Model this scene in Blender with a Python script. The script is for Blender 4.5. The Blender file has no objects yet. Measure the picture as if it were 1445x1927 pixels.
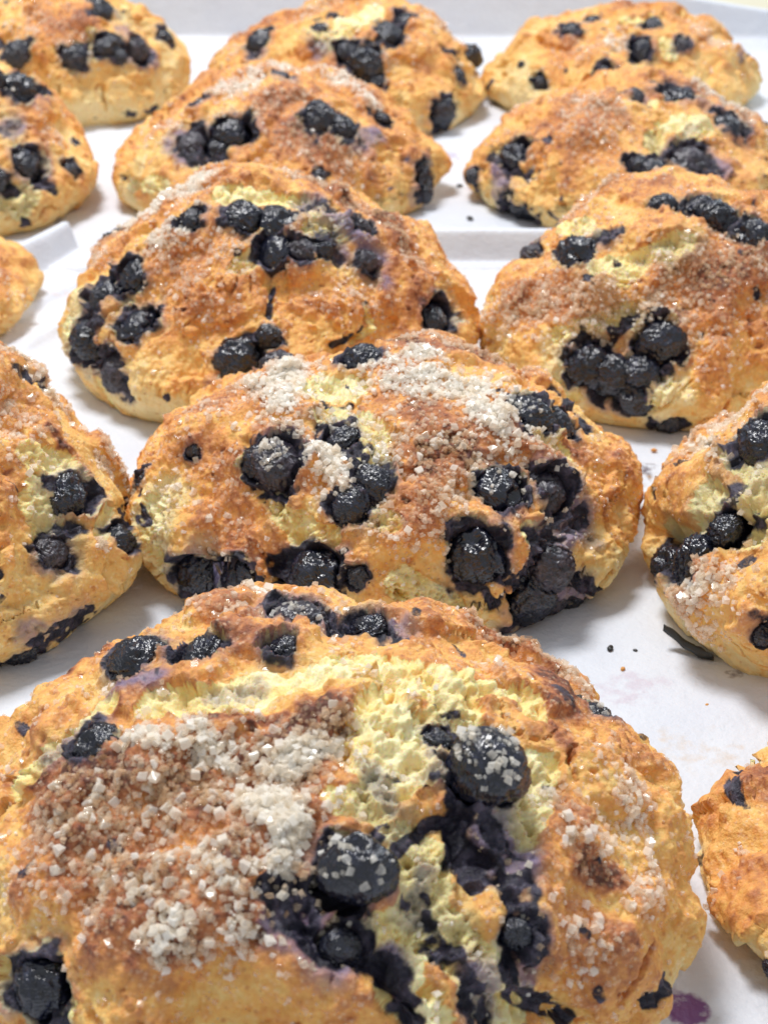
import bpy, bmesh, math, random
import numpy as np
from mathutils import Matrix, Vector, Euler, Quaternion

S = bpy.context.scene
COL = S.collection
rng = np.random.default_rng(11)
random.seed(11)

# ------------------------------------------------------------------ camera, light, exposure
CAM_H, PITCH, FPX = 0.165, math.radians(28.0), 3371.0
cam = bpy.data.objects.new('camera', bpy.data.cameras.new('camera'))
COL.objects.link(cam)
cam.location = (0, 0, CAM_H)
cam.rotation_euler = (math.radians(90) - PITCH, 0, 0)
cam.data.sensor_fit = 'HORIZONTAL'
cam.data.sensor_width = 24.0
cam.data.lens = 24.0 * FPX / 1445.0
cam.data.clip_start = 0.005
cam.data.clip_end = 50
cam.data.dof.use_dof = True
cam.data.dof.focus_distance = 0.265
cam.data.dof.aperture_fstop = 44
S.camera = cam

W = bpy.data.worlds.new('World'); S.world = W; W.use_nodes = True
W.node_tree.nodes['Background'].inputs[0].default_value = (0.90, 0.95, 1.0, 1)
W.node_tree.nodes['Background'].inputs[1].default_value = 0.44

def area(name, loc, target, sx, sy, power, col):
    l = bpy.data.lights.new(name, 'AREA'); l.shape = 'RECTANGLE'; l.size = sx; l.size_y = sy
    l.energy = power; l.color = col
    o = bpy.data.objects.new(name, l); COL.objects.link(o); o.location = loc
    o.rotation_euler = (Vector(target) - Vector(loc)).to_track_quat('-Z', 'Y').to_euler()
area('ceiling_lamp', (-0.22, 0.62, 1.0), (0, 0.40, 0), 0.28, 0.28, 9.6, (1.0, 0.99, 0.985))

area('window_light', (.75, 1.25, .75), (0, .4, 0), 0.20, 0.30, 3.2, (.86, .93, 1.0))
S.view_settings.view_transform = 'Standard'; S.view_settings.look = 'None'
S.view_settings.exposure = 0.27; S.view_settings.gamma = 1.0
S.cycles.max_bounces = 14; S.cycles.diffuse_bounces = 9; S.cycles.transparent_max_bounces = 12; S.cycles.transmission_bounces = 6; S.cycles.glossy_bounces = 3
S.cycles.caustics_reflective = False; S.cycles.caustics_refractive = False

# ------------------------------------------------------------------ noise in numpy
PERM = np.random.default_rng(3).permutation(256).astype(np.int64); PERM = np.concatenate([PERM, PERM, PERM])
_g = np.random.default_rng(4).normal(size=(256, 3)); GRAD = (_g / np.linalg.norm(_g, axis=1)[:, None])
HR = np.random.default_rng(5).random((256, 3))
def hsh(i, j, k): return PERM[PERM[PERM[i & 255] + (j & 255)] + (k & 255)]
def noise(P):
    P = np.asarray(P); I = np.floor(P).astype(np.int64); f = P - I
    u = f * f * f * (f * (f * 6 - 15) + 10); out = np.zeros(len(P))
    for dx in (0, 1):
        wx = u[:, 0] if dx else 1 - u[:, 0]
        for dy in (0, 1):
            wy = wx * (u[:, 1] if dy else 1 - u[:, 1])
            for dz in (0, 1):
                w = wy * (u[:, 2] if dz else 1 - u[:, 2])
                g = GRAD[hsh(I[:, 0] + dx, I[:, 1] + dy, I[:, 2] + dz)]
                out += w * (g[:, 0] * (f[:, 0] - dx) + g[:, 1] * (f[:, 1] - dy) + g[:, 2] * (f[:, 2] - dz))
    return out * 1.6
def fbm(P, n=3, gain=.5):
    o = 0; a = 1; t = 0
    for i in range(n):
        o = o + a * noise(P * (2.03 ** i) + 17.3 * i); t += a; a *= gain
    return o / t * 1.25
def cells(P):
    """distance to the nearest of jittered points (about 0..1)"""
    B = np.floor(P - .5).astype(np.int64); best = np.full(len(P), 9.0)
    for dx in (0, 1):
        for dy in (0, 1):
            for dz in (0, 1):
                I = B + (dx, dy, dz)
                q = I + .5 + (HR[hsh(I[:, 0], I[:, 1], I[:, 2])] - .5) * .75
                best = np.minimum(best, ((P - q) ** 2).sum(1))
    return np.sqrt(best)
def sst(a, b, x):
    t = np.clip((x - a) / (b - a), 0, 1); return t * t * (3 - 2 * t)

# ------------------------------------------------------------------ material helpers
def mat(name):
    m = bpy.data.materials.new(name); m.use_nodes = True
    nt = m.node_tree; return m, nt, nt.nodes['Principled BSDF']
def N(nt, t, **kw):
    n = nt.nodes.new(t)
    for k, v in kw.items():
        if k.startswith('i_'):
            key = k[2:]; key = int(key) if key.isdigit() else key.replace('_', ' ')
            n.inputs[key].default_value = v
        else: setattr(n, k, v)
    return n
def ramp(nt, fac, stops):
    r = nt.nodes.new('ShaderNodeValToRGB'); el = r.color_ramp.elements
    while len(el) < len(stops): el.new(.5)
    for e, (p, c) in zip(el, stops): e.position = p; e.color = (*c, 1)
    if fac is not None: nt.links.new(fac, r.inputs[0])
    return r.outputs[0]
def mixc(nt, f, a, b):
    m = nt.nodes.new('ShaderNodeMix'); m.data_type = 'RGBA'; L = nt.links
    for s, v in ((0, f), (6, a), (7, b)):
        if hasattr(v, 'is_output'): L.new(v, m.inputs[s])
        else: m.inputs[s].default_value = v if s == 0 else (*v, 1)
    return m.outputs[2]
def mathn(nt, op, a, b=None, clamp=False):
    m = nt.nodes.new('ShaderNodeMath'); m.operation = op; m.use_clamp = clamp
    for s, v in ((0, a), (1, b)):
        if v is None: continue
        if hasattr(v, 'is_output'): nt.links.new(v, m.inputs[s])
        else: m.inputs[s].default_value = v
    return m.outputs[0]
def noisen(nt, scale, detail=3, rough=.55, vec=None):
    n = N(nt, 'ShaderNodeTexNoise', i_Scale=scale, i_Detail=detail, i_Roughness=rough)
    if vec is not None: nt.links.new(vec, n.inputs['Vector'])
    return n.outputs['Fac']
def attr(nt, name):
    a = nt.nodes.new('ShaderNodeAttribute'); a.attribute_name = name; return a.outputs['Fac']
def coords(nt, w='Object'): return nt.nodes.new('ShaderNodeTexCoord').outputs[w]

def dough_material(name, crumb):
    m, nt, b = mat(name); L = nt.links; oc = coords(nt)
    bake = attr(nt, 'bake'); green = attr(nt, 'green'); stain = attr(nt, 'stain')
    fine = noisen(nt, 900, 3, .6, oc); mid = noisen(nt, 330, 3, .6, oc)
    if crumb:
        v = mathn(nt, 'ADD', bake, mathn(nt, 'MULTIPLY', mathn(nt, 'SUBTRACT', mid, .5), .9), True)
        col = ramp(nt, v, [(0, (.96, .87, .54)), (.38, (.95, .765, .34)), (.66, (.85, .57, .20)), (.85, (.66, .34, .09)), (1, (.40, .15, .05))])
    else:
        v = mathn(nt, 'ADD', bake, mathn(nt, 'MULTIPLY', mathn(nt, 'SUBTRACT', mid, .5), .55), True)
        v = mathn(nt, 'ADD', v, mathn(nt, 'MULTIPLY', mathn(nt, 'SUBTRACT', fine, .5), .6), True)
        col = ramp(nt, v, [(0, (.89, .73, .38)), (.20, (.88, .61, .23)), (.40, (.86, .485, .138)), (.58, (.76, .345, .098)),
                           (.76, (.52, .202, .078)), (.91, (.32, .105, .047)), (1, (.13, .045, .027))])
    if not crumb:                                         # sugar dust baked into the crust
        vo = N(nt, 'ShaderNodeTexVoronoi', i_Scale=1250.0); L.new(oc, vo.inputs['Vector'])
        gr = N(nt, 'ShaderNodeMapRange'); L.new(vo.outputs['Distance'], gr.inputs[0]); gr.inputs[1].default_value = .42; gr.inputs[2].default_value = .18; gr.inputs[3].default_value = 0; gr.inputs[4].default_value = .42
        dust = mathn(nt, 'MULTIPLY', gr.outputs[0], mathn(nt, 'MULTIPLY', mathn(nt, 'SUBTRACT', noisen(nt, 140, 3, .6, oc), .38), 4.0, True))
        col = mixc(nt, dust, col, (.96, .76, .52))
        vd = N(nt, 'ShaderNodeTexVoronoi', i_Scale=520.0); L.new(oc, vd.inputs['Vector'])
        pt = N(nt, 'ShaderNodeMapRange'); L.new(vd.outputs['Distance'], pt.inputs[0]); pt.inputs[1].default_value = .20; pt.inputs[2].default_value = .08; pt.inputs[3].default_value = 0; pt.inputs[4].default_value = .55
        col = mixc(nt, pt.outputs[0], col, (.50, .18, .06))
    gcol = ramp(nt, mid, [(.3, (.11, .15, .14)), (.5, (.32, .37, .25)), (.72, (.58, .60, .34))])
    col = mixc(nt, mathn(nt, 'MULTIPLY', green, .45), col, gcol)
    col = mixc(nt, mathn(nt, 'MULTIPLY', attr(nt, 'violet'), .9), col, ramp(nt, mid, [(.3, (.10, .08, .16)), (.5, (.21, .17, .28)), (.72, (.38, .32, .38))]))
    scol = ramp(nt, mid, [(.30, (.006, .006, .013)), (.50, (.022, .020, .036)), (.70, (.11, .095, .14))])
    st2 = N(nt, 'ShaderNodeMapRange', interpolation_type='SMOOTHSTEP'); L.new(mathn(nt, 'ADD', stain, mathn(nt, 'MULTIPLY', mathn(nt, 'SUBTRACT', mathn(nt, 'ADD', mathn(nt, 'MULTIPLY', mid, .5), mathn(nt, 'MULTIPLY', fine, .5)), .5), 1.3)), st2.inputs[0]); st2.inputs[1].default_value = .26; st2.inputs[2].default_value = .78
    col = mixc(nt, st2.outputs[0], col, scol)
    L.new(col, b.inputs['Base Color'])
    rg = mathn(nt, 'SUBTRACT', .66 if crumb else .52, mathn(nt, 'MULTIPLY', stain, .12)); L.new(rg, b.inputs['Roughness'])
    b.inputs['Specular IOR Level'].default_value = .38
    b.inputs['Subsurface Weight'].default_value = .45 if crumb else .15; b.inputs['Subsurface Radius'].default_value = (1, .45, .15); b.inputs['Subsurface Scale'].default_value = .0018
    hgt = mathn(nt, 'ADD', mathn(nt, 'MULTIPLY', noisen(nt, 1500, 4, .65, oc), .6), mathn(nt, 'MULTIPLY', fine, .7))
    bp = N(nt, 'ShaderNodeBump', i_Strength=.9 if crumb else .9, i_Distance=.0006); L.new(hgt, bp.inputs['Height']); L.new(bp.outputs[0], b.inputs['Normal'])
    return m
M_CRUST = dough_material('baked_crust', False)
M_CRUMB = dough_material('open_crumb', True)

def berry_material(name, dark, midc, bloom, amount, rlo):
    m, nt, b = mat(name); L = nt.links; oc = coords(nt)
    info = nt.nodes.new('ShaderNodeObjectInfo')
    vm = N(nt, 'ShaderNodeVectorMath', operation='ADD'); L.new(oc, vm.inputs[0])
    sc = N(nt, 'ShaderNodeVectorMath', operation='SCALE'); sc.inputs[0].default_value = (37, 21, 53); L.new(info.outputs['Random'], sc.inputs['Scale']); L.new(sc.outputs[0], vm.inputs[1])
    v = vm.outputs[0]
    n1 = noisen(nt, 2.2, 5, .65, v); n2 = noisen(nt, 9, 4, .6, v)
    k = mathn(nt, 'ADD', mathn(nt, 'MULTIPLY', n1, .65), mathn(nt, 'MULTIPLY', n2, .35))
    L.new(ramp(nt, k, [(.36, dark), (.52, midc), (amount, bloom)]), b.inputs['Base Color'])
    L.new(mathn(nt, 'ADD', mathn(nt, 'MULTIPLY', k, .40), rlo), b.inputs['Roughness'])
    b.inputs['Specular IOR Level'].default_value = .75
    wv = N(nt, 'ShaderNodeTexWave', i_Scale=2.6, i_Distortion=7.0, i_Detail=3.0); wv.inputs['Detail Scale'].default_value = 1.4; L.new(v, wv.inputs['Vector'])
    bp = N(nt, 'ShaderNodeBump', i_Strength=.32, i_Distance=.0004); L.new(mathn(nt, 'ADD', mathn(nt, 'MULTIPLY', n2, .6), mathn(nt, 'ADD', mathn(nt, 'MULTIPLY', noisen(nt, 20, 2, .5, v), .18), mathn(nt, 'MULTIPLY', wv.outputs['Fac'], .45))), bp.inputs['Height'])
    L.new(bp.outputs[0], b.inputs['Normal'])
    return m
M_BERRY = berry_material('blueberry_skin', (.0028, .0034, .007), (.009, .0105, .022), (.055, .062, .115), .77, -.03)
M_JAM = berry_material('burst_blueberry_skin', (.008, .007, .012), (.032, .027, .042), (.13, .105, .135), .70, .12)

def sugar_material():
    m, nt, b = mat('sugar_crystal'); L = nt.links
    t = attr(nt, 'tint')
    L.new(ramp(nt, t, [(0, (1, .975, .92)), (.35, (.99, .91, .77)), (.7, (.95, .70, .46)), (1, (.82, .46, .20))]), b.inputs['Base Color'])
    b.inputs['Roughness'].default_value = .06; b.inputs['IOR'].default_value = 1.56
    tr = nt.nodes.new('ShaderNodeBsdfTranslucent'); tr.inputs[0].default_value = (.99, .97, .94, 1)
    tp = nt.nodes.new('ShaderNodeBsdfTransparent'); tp.inputs[0].default_value = (.97, .95, .92, 1)
    m1 = nt.nodes.new('ShaderNodeMixShader'); m1.inputs[0].default_value = .30; L.new(b.outputs[0], m1.inputs[1]); L.new(tr.outputs[0], m1.inputs[2])
    m2 = nt.nodes.new('ShaderNodeMixShader'); L.new(attr(nt, 'clear'), m2.inputs[0]); L.new(m1.outputs[0], m2.inputs[1]); L.new(tp.outputs[0], m2.inputs[2])
    L.new(m2.outputs[0], nt.nodes['Material Output'].inputs['Surface'])
    return m
M_SUGAR = sugar_material()

# paper ------------------------------------------------------------
def paper_material(name, stains):
    m, nt, b = mat(name); L = nt.links; oc = coords(nt)
    n = noisen(nt, 55, 4, .55, oc)
    col = ramp(nt, n, [(.3, (.645, .68, .76)), (.7, (.705, .74, .805))])
    nz = N(nt, 'ShaderNodeTexNoise', i_Scale=170.0, i_Detail=4.0); L.new(oc, nz.inputs['Vector'])
    sp = noisen(nt, 420, 3, .6, oc)
    for (x, y, r, c, thr) in stains:
        d = N(nt, 'ShaderNodeVectorMath', operation='DISTANCE'); L.new(oc, d.inputs[0]); d.inputs[1].default_value = (x, y, 0)
        k = mathn(nt, 'DIVIDE', d.outputs['Value'], r)
        k = mathn(nt, 'ADD', k, mathn(nt, 'MULTIPLY', mathn(nt, 'SUBTRACT', nz.outputs['Fac'], .5), 2.6))
        mr = N(nt, 'ShaderNodeMapRange', interpolation_type='SMOOTHSTEP'); L.new(k, mr.inputs[0])
        mr.inputs[1].default_value = 1.0; mr.inputs[2].default_value = .62; mr.inputs[3].default_value = 0; mr.inputs[4].default_value = 1
        f = mathn(nt, 'MULTIPLY', mr.outputs[0], mathn(nt, 'MULTIPLY', mathn(nt, 'SUBTRACT', sp, thr), 4.0, True))
        col = mixc(nt, f, col, c)
    L.new(col, b.inputs['Base Color']); b.inputs['Roughness'].default_value = .52
    b.inputs['Specular IOR Level'].default_value = .35
    bp = N(nt, 'ShaderNodeBump', i_Strength=.5, i_Distance=.0015)
    L.new(mathn(nt, 'ADD', noisen(nt, 90, 5, .6, oc), mathn(nt, 'MULTIPLY', noisen(nt, 900, 2, .5, oc), .25)), bp.inputs['Height'])
    L.new(bp.outputs[0], b.inputs['Normal'])
    return m

# ------------------------------------------------------------------ object helpers
def tag(o, label, cat, group=None, kind=None):
    if label: o['label'] = label
    if cat: o['category'] = cat
    if group: o['group'] = group
    if kind: o['kind'] = kind
    return o
def mesh_np(name, V, Q, mats, attrs=None, smooth=True, nside=None, normals=None):
    me = bpy.data.meshes.new(name); k = Q.shape[1]
    me.vertices.add(len(V)); me.vertices.foreach_set('co', np.ascontiguousarray(V, dtype=np.float32).ravel())
    me.loops.add(Q.size); me.loops.foreach_set('vertex_index', np.ascontiguousarray(Q, dtype=np.int32).ravel())
    me.polygons.add(len(Q)); me.polygons.foreach_set('loop_start', np.arange(0, Q.size, k, dtype=np.int32))
    me.polygons.foreach_set('use_smooth', np.full(len(Q), smooth))
    for m in mats: me.materials.append(m)
    me.update(calc_edges=True)
    for n, a in (attrs or {}).items():
        at = me.attributes.new(n, 'FLOAT', 'POINT'); at.data.foreach_set('value', np.ascontiguousarray(a, dtype=np.float32))
    if normals is not None: me.normals_split_custom_set_from_vertices(np.ascontiguousarray(normals, dtype=np.float32))
    return me
def link(name, me, parent=None):
    o = bpy.data.objects.new(name, me); COL.objects.link(o)
    if parent: o.parent = parent
    return o
FW = np.array([0, math.cos(PITCH), -math.sin(PITCH)]); UP = np.array([0, math.sin(PITCH), math.cos(PITCH)])
def measure(P):
    """where world points fall in the reference photograph (used to read positions off it)"""
    r = P - np.array([0, 0, CAM_H]); z = r @ FW
    return 722.5 + FPX * r[:, 0] / z, 963.5 - FPX * (r @ UP) / z, z
def on_table(px, py, z=0.0):
    d = FW + np.array([1, 0, 0]) * (px - 722.5) / FPX + UP * (963.5 - py) / FPX
    return np.array([0, 0, CAM_H]) + d * ((z - CAM_H) / d[2])

# ------------------------------------------------------------------ countertop, trays, parchment
m, nt, b = mat('countertop_laminate'); oc = coords(nt)
nt.links.new(ramp(nt, noisen(nt, 9, 4, .6, oc), [(.3, (.66, .62, .47)), (.7, (.74, .70, .54))]), b.inputs['Base Color']); b.inputs['Roughness'].default_value = .45
bm = bmesh.new(); bmesh.ops.create_grid(bm, x_segments=8, y_segments=8, size=2.5)
me = bpy.data.meshes.new('countertop'); bm.to_mesh(me); bm.free(); me.materials.append(m)
o = link('countertop', me); o.location = (0, 1.2, -.006); o['kind'] = 'structure'

M_TRAY, nt, b = mat('tray_aluminium'); b.inputs['Metallic'].default_value = 1.0
nt.links.new(ramp(nt, noisen(nt, 40, 4, .6, coords(nt)), [(.3, (.52, .52, .53)), (.7, (.64, .64, .65))]), b.inputs['Base Color']); b.inputs['Roughness'].default_value = .38
def tray(x0, x1, y0, y1, hgt, label):
    prof = [(-.004, -.0035), (-.001, -.0022), (.0, .0), (.0, hgt * .8), (.001, hgt - .0012), (.003, hgt - .0012), (.004, hgt - .003), (.003, hgt - .005)]
    bm = bmesh.new(); rings = []
    for off, z in [(-.03, -.0035)] + prof:
        ring = []
        for cx, cy, a0 in ((x1, y1, 0), (x0, y1, 90), (x0, y0, 180), (x1, y0, 270)):
            sx = -1 if cx == x1 else 1; sy = -1 if cy == y1 else 1; R = .012
            for k in range(6):
                a = math.radians(a0 + 18 * k); rr = max(R + off, .0005); dx = R if off >= -.011 else -off
                ring.append(bm.verts.new((cx + sx * dx + rr * math.cos(a), cy + sy * dx + rr * math.sin(a), z)))
        rings.append(ring)
    n = len(rings[0]); bm.faces.new(rings[0])
    for a, b2 in zip(rings, rings[1:]):
        for i in range(n): bm.faces.new((a[i], a[(i + 1) % n], b2[(i + 1) % n], b2[i]))
    bmesh.ops.recalc_face_normals(bm, faces=bm.faces[:])
    me = bpy.data.meshes.new('baking_tray'); bm.to_mesh(me); bm.free(); me.materials.append(M_TRAY)
    return tag(link('baking_tray', me), label, 'baking tray', 'paper lined baking trays')
tray(-.30, .30, -.05, .4465, .0030, 'low aluminium baking tray under the front sheet of parchment and the nearer scones')
tray(-.32, .32, .4600, .6985, .0, 'low aluminium baking tray under the rear sheet of parchment and the farther scones')

def paper(name, xs, ys, zf, m, label):
    X, Y = np.meshgrid(xs, ys); P = np.stack([X.ravel(), Y.ravel(), 0 * X.ravel()], 1)
    P = zf(P); nx, ny = len(xs), len(ys)
    i = (np.arange(ny - 1)[:, None] * nx + np.arange(nx - 1)[None]).ravel()
    Q = np.stack([i, i + 1, i + nx + 1, i + nx], 1)
    me = mesh_np(name, P, Q, [m])
    o = link(name, me); md = o.modifiers.new('thickness', 'SOLIDIFY'); md.thickness = .00012; md.offset = -1
    return tag(o, label, 'parchment paper', 'parchment sheets lining the trays')
def crease(P, a, b2, w, h):
    a = np.array(a); b2 = np.array(b2); d = b2 - a; t = np.clip(((P[:, :2] - a) @ d) / (d @ d), 0, 1)
    q = P[:, :2] - (a + t[:, None] * d); dist = np.sqrt((q ** 2).sum(1)); side = np.sign(q[:, 0] * d[1] - q[:, 1] * d[0])
    end = sst(0, .2, t) * sst(1, .8, t)
    return h * end * np.exp(-(dist / np.where(side > 0, w, w * .45)) ** 2)
def front_sheet(P):
    x, y = P[:, 0], P[:, 1]
    lip = np.interp(x, [-.31, -.16, -.115, -.100, -.093, -.086, -.080, -.075, -.069, -.058, -.040, .31], [.400, .412, .424, .431, .4385, .452, .468, .4725, .470, .460, .4495, .4490]) + .0008 * noise(P * 18); slope = np.interp(x, [-.10, -.092, -.079, -.074, -.06], [.8, 1.9, 1.9, .6, 0])
    hl = .0098 + .0004 * noise(P * 25 + 5)
    s = (y - lip) / np.sqrt(1 + slope ** 2)        # distance past the lip line
    up = hl * (.18 * sst(-.022, -.006, s) + .82 * sst(-.0044, -.0006, s))
    over = np.where(s > .001, -.6 * (s - .001), 0)
    z = .0003 + up + over + .0004 * noise(np.stack([x * 22, y * 22, 0 * x], 1)) * sst(.03, -.03, s)
    z += crease(P, (-.060, .44), (-.088, .385), .004, .0018) + crease(P, (-.075, .44), (-.096, .40), .003, .0012) + crease(P, (.04, .445), (.02, .405), .003, .0008) + crease(P, (.10, .225), (.045, .255), .003, .0006) + crease(P, (.02, .42), (.05, .385), .004, .0005) + crease(P, (.085, .26), (.05, .235), .005, .0007) + crease(P, (.06, .30), (.072, .24), .006, .0006)
    P[:, 2] = np.maximum(z, np.where(y > .441, .0026, .0002)); return P
def rear_sheet(P):
    x, y = P[:, 0], P[:, 1].copy()
    wall = .690 + .002 * noise(P * 9)
    top = np.clip(.0176 + (.118 - x) * .15, .004, .030)
    s = y - wall
    k = np.clip(s, 0, None)
    z = .0003 + np.minimum(np.where(s > -.012, ((s + .012).clip(0) / .012) ** 2 * .004, 0) * (s < 0) + (s >= 0) * (.004 + k * 1.2), top)
    z += .0004 * noise(np.stack([x * 20, y * 20, 0 * x + 3], 1)) + crease(P, (-.10, .57), (-.075, .65), .006, .0018)
    P[:, 1] = np.where(s > 0, wall + k * .22, y)
    P[:, 2] = np.maximum(z, .0002); return P
def T(px, py, r, c, thr=.30, z=0): q = on_table(px, py, z); return (q[0], q[1], r, c, thr)
PUR = (.19, .055, .13); BRN = (.30, .17, .07); DRK = (.10, .07, .09)
M_PAPER1 = paper_material('white_parchment_front', [T(1292, 1903, .0034, (.20, .08, .24), .2), T(1338, 1525, .0022, BRN, .42), T(938, 468, .0028, PUR, .38, .006), T(925, 455, .0014, (.3, .08, .06), .36, .008),
    T(1218, 885, .0032, DRK, .42), T(1205, 905, .0034, BRN, .45), T(1375, 1275, .002, DRK, .45), T(880, 490, .0012, DRK, .35), T(868, 455, .0014, BRN, .38, .008), T(1180, 1300, .006, (.62, .58, .66), .40), T(1320, 1420, .007, (.66, .62, .60), .42), T(100, 560, .005, (.66, .60, .62), .40), T(960, 475, .0018, PUR, .36, .006)])
M_PAPER2 = paper_material('white_parchment_rear', [T(838, 292, .0045, (.42, .34, .50), .34), T(905, 360, .005, (.60, .56, .62), .36), T(862, 300, .002, PUR, .45)])
ys = np.concatenate([np.linspace(-.06, .36, 170), np.linspace(.362, .40, 30), np.linspace(.4005, .4560, 150)])
xs = np.concatenate([np.linspace(-.31, -.118, 70), np.linspace(-.1175, -.05, 150), np.linspace(-.0485, .31, 160)])
paper('parchment_sheet', xs, ys, front_sheet, M_PAPER1, 'front sheet of white parchment with a raised far edge under the nearer scones')
paper('parchment_sheet', np.linspace(-.31, .31, 220), np.concatenate([np.linspace(.4545, .675, 90), np.linspace(.677, .712, 40)]), rear_sheet, M_PAPER2, 'rear sheet of white parchment turned up behind the farthest scones')

# ------------------------------------------------------------------ shared pieces: berries and crystals
def ico(n):
    bm = bmesh.new(); bmesh.ops.create_icosphere(bm, subdivisions=n, radius=1.0)
    bm.verts.ensure_lookup_table(); V = np.array([v.co[:] for v in bm.verts]); F = np.array([[v.index for v in f.verts] for f in bm.faces]); bm.free()
    return V, F
IV, IF = ico(5)
BERRY_MESH = []; BERRY_V = []
for kind in range(10):
    o = kind * 13.7
    r = 1 + .13 * noise(IV * 1.1 + o) + .06 * noise(IV * 2.4 + o)
    rk = np.random.default_rng(100 + kind)
    for _ in range(3 if kind < 8 else 1):
        d0 = rk.normal(size=3); d0 /= np.linalg.norm(d0); r = r - rk.uniform(.10, .22) * np.exp(-((np.arccos(np.clip(IV @ d0, -1, 1))) / rk.uniform(.35, .6)) ** 2)
    ax = rk.normal(size=3); ax /= np.linalg.norm(ax)
    st = np.eye(3) - .62 * np.outer(ax, ax)                 # wrinkles run along one direction
    warp = IV + .16 * np.stack([noise(IV * 2.2 + o + 3), noise(IV * 2.2 + o + 7), noise(IV * 2.2 + o + 11)], 1)
    wr = (1 - np.abs(noise((warp @ st) * 5.0 + o)) * 2.2).clip(-.4, 1); wr2 = (1 - np.abs(noise((warp @ st) * 9.5 + o + 40)) * 2.2).clip(-.4, 1)
    r = r + (.12 if kind < 8 else .055) * wr + (.055 if kind < 8 else .03) * wr2 + .006 * noise(IV * 17 + o)
    if kind in (1, 4, 8):                               # the calyx: a dimple with a ragged ring
        a = np.arctan2(IV[:, 1], IV[:, 0]); d = np.sqrt(IV[:, 0] ** 2 + IV[:, 1] ** 2); topz = IV[:, 2] > 0
        r = r - np.where(topz, .22 * np.exp(-(d / .22) ** 2), 0) + np.where(topz, (.13 + .05 * np.cos(5 * a)) * np.exp(-((d - .36) / .08) ** 2), 0)
    V = IV * r[:, None]; BERRY_V.append(V)
    BERRY_MESH.append(mesh_np('blueberry', V, IF, [M_BERRY])); 
JAM_MESH = []
for k in (0, 2, 3, 5):
    me = BERRY_MESH[k].copy(); me.materials.clear(); me.materials.append(M_JAM); JAM_MESH.append(me)

CUBE = np.array([(x, y, z) for x in (-1, 1) for y in (-1, 1) for z in (-1, 1)], float) * .5
CTRI = np.array([(0, 1, 3), (0, 3, 2), (4, 6, 7), (4, 7, 5), (0, 4, 5), (0, 5, 1), (2, 3, 7), (2, 7, 6), (0, 2, 6), (0, 6, 4), (1, 5, 7), (1, 7, 3)])
def crystal_verts():
    v = CUBE * np.array([1, rng.uniform(.75, 1.15), rng.uniform(.6, 1.0)]) + rng.normal(size=(8, 3)) * .055
    k = rng.integers(0, 8, 2); v[k] *= .72            # broken corners
    return v
CRV = [crystal_verts() for _ in range(12)]
CRYSTAL_MESH = []
for k in range(8):                                     # bevelled ones for the crystals kept as single parts
    bm = bmesh.new(); vs = [bm.verts.new(c) for c in CRV[k]]
    for t in CTRI: bm.faces.new([vs[i] for i in t])
    bmesh.ops.join_triangles(bm, faces=bm.faces[:], angle_face_threshold=.6, angle_shape_threshold=3.1)
    bmesh.ops.bevel(bm, geom=bm.edges[:], offset=.07, segments=1, affect='EDGES')
    bmesh.ops.recalc_face_normals(bm, faces=bm.faces[:])
    me = bpy.data.meshes.new('sugar_crystal'); bm.to_mesh(me); bm.free(); me.materials.append(M_SUGAR)
    for an, av in (('tint', .12 * (k % 4)), ('clear', .15 + .09 * (k % 5))):
        at = me.attributes.new(an, 'FLOAT', 'POINT'); at.data.foreach_set('value', np.full(len(me.vertices), av, dtype=np.float32))
    CRYSTAL_MESH.append(me)
def rand_rot(n):
    q = rng.normal(size=(n, 4)); q /= np.linalg.norm(q, axis=1)[:, None]; w, x, y, z = q.T
    return np.stack([np.stack([1 - 2 * (y * y + z * z), 2 * (x * y - z * w), 2 * (x * z + y * w)], -1),
                     np.stack([2 * (x * y + z * w), 1 - 2 * (x * x + z * z), 2 * (y * z - x * w)], -1),
                     np.stack([2 * (x * z - y * w), 2 * (y * z + x * w), 1 - 2 * (x * x + y * y)], -1)], -2)

# ------------------------------------------------------------------ a scone
AMAX = math.radians(115)
def dome(n, Rx, Ry, h, seed, cone):
    s = np.linspace(-1, 1, n); A, B = np.meshgrid(s, s + .25 * (s * s - 1))
    A = A.ravel(); B = B.ravel()
    x = A * np.sqrt(1 - B * B / 2); y = B * np.sqrt(1 - A * A / 2)
    t = np.clip(np.sqrt(x * x + y * y), 1e-9, 1); az = np.arctan2(y, x); a = t * AMAX
    zc = .24 * h; rho = np.sin(a) * (1 - cone * np.where(a < math.pi / 2, np.sin(2 * a), 0))
    z = np.where(a < math.pi / 2, zc + (h - zc) * np.cos(a), zc * (1 + np.cos(a) / abs(math.cos(AMAX))))
    r2 = np.random.default_rng(seed); har = 0
    for k in (2, 3, 4, 5): har = har + r2.uniform(-1, 1) * .022 / (k ** .5) * np.cos(k * az + r2.uniform(0, 6.28))
    rho = rho * (1 + har * np.minimum(1, t * 1.6))
    P = np.stack([Rx * rho * np.cos(az), Ry * rho * np.sin(az), z], 1)
    i = (np.arange(n - 1)[:, None] * n + np.arange(n - 1)[None]).ravel()
    return P, np.stack([i, i + 1, i + n + 1, i + n], 1)
def grid_normals(P, n):
    G = P.reshape(n, n, 3); du = np.gradient(G, axis=1); dv = np.gradient(G, axis=0)
    c = np.cross(du, dv).reshape(-1, 3); L = np.linalg.norm(c, axis=1)
    return c / np.maximum(L, 1e-14)[:, None], L
def seg_dist(P, pts):
    if len(pts) == 1: return np.sqrt(((P - pts[0]) ** 2).sum(1))
    best = None
    for a, b2 in zip(pts[:-1], pts[1:]):
        d = b2 - a; t = np.clip(((P - a) @ d) / max(d @ d, 1e-12), 0, 1)
        q = ((P - a - t[:, None] * d) ** 2).sum(1); best = q if best is None else np.minimum(best, q)
    return np.sqrt(best)

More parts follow.
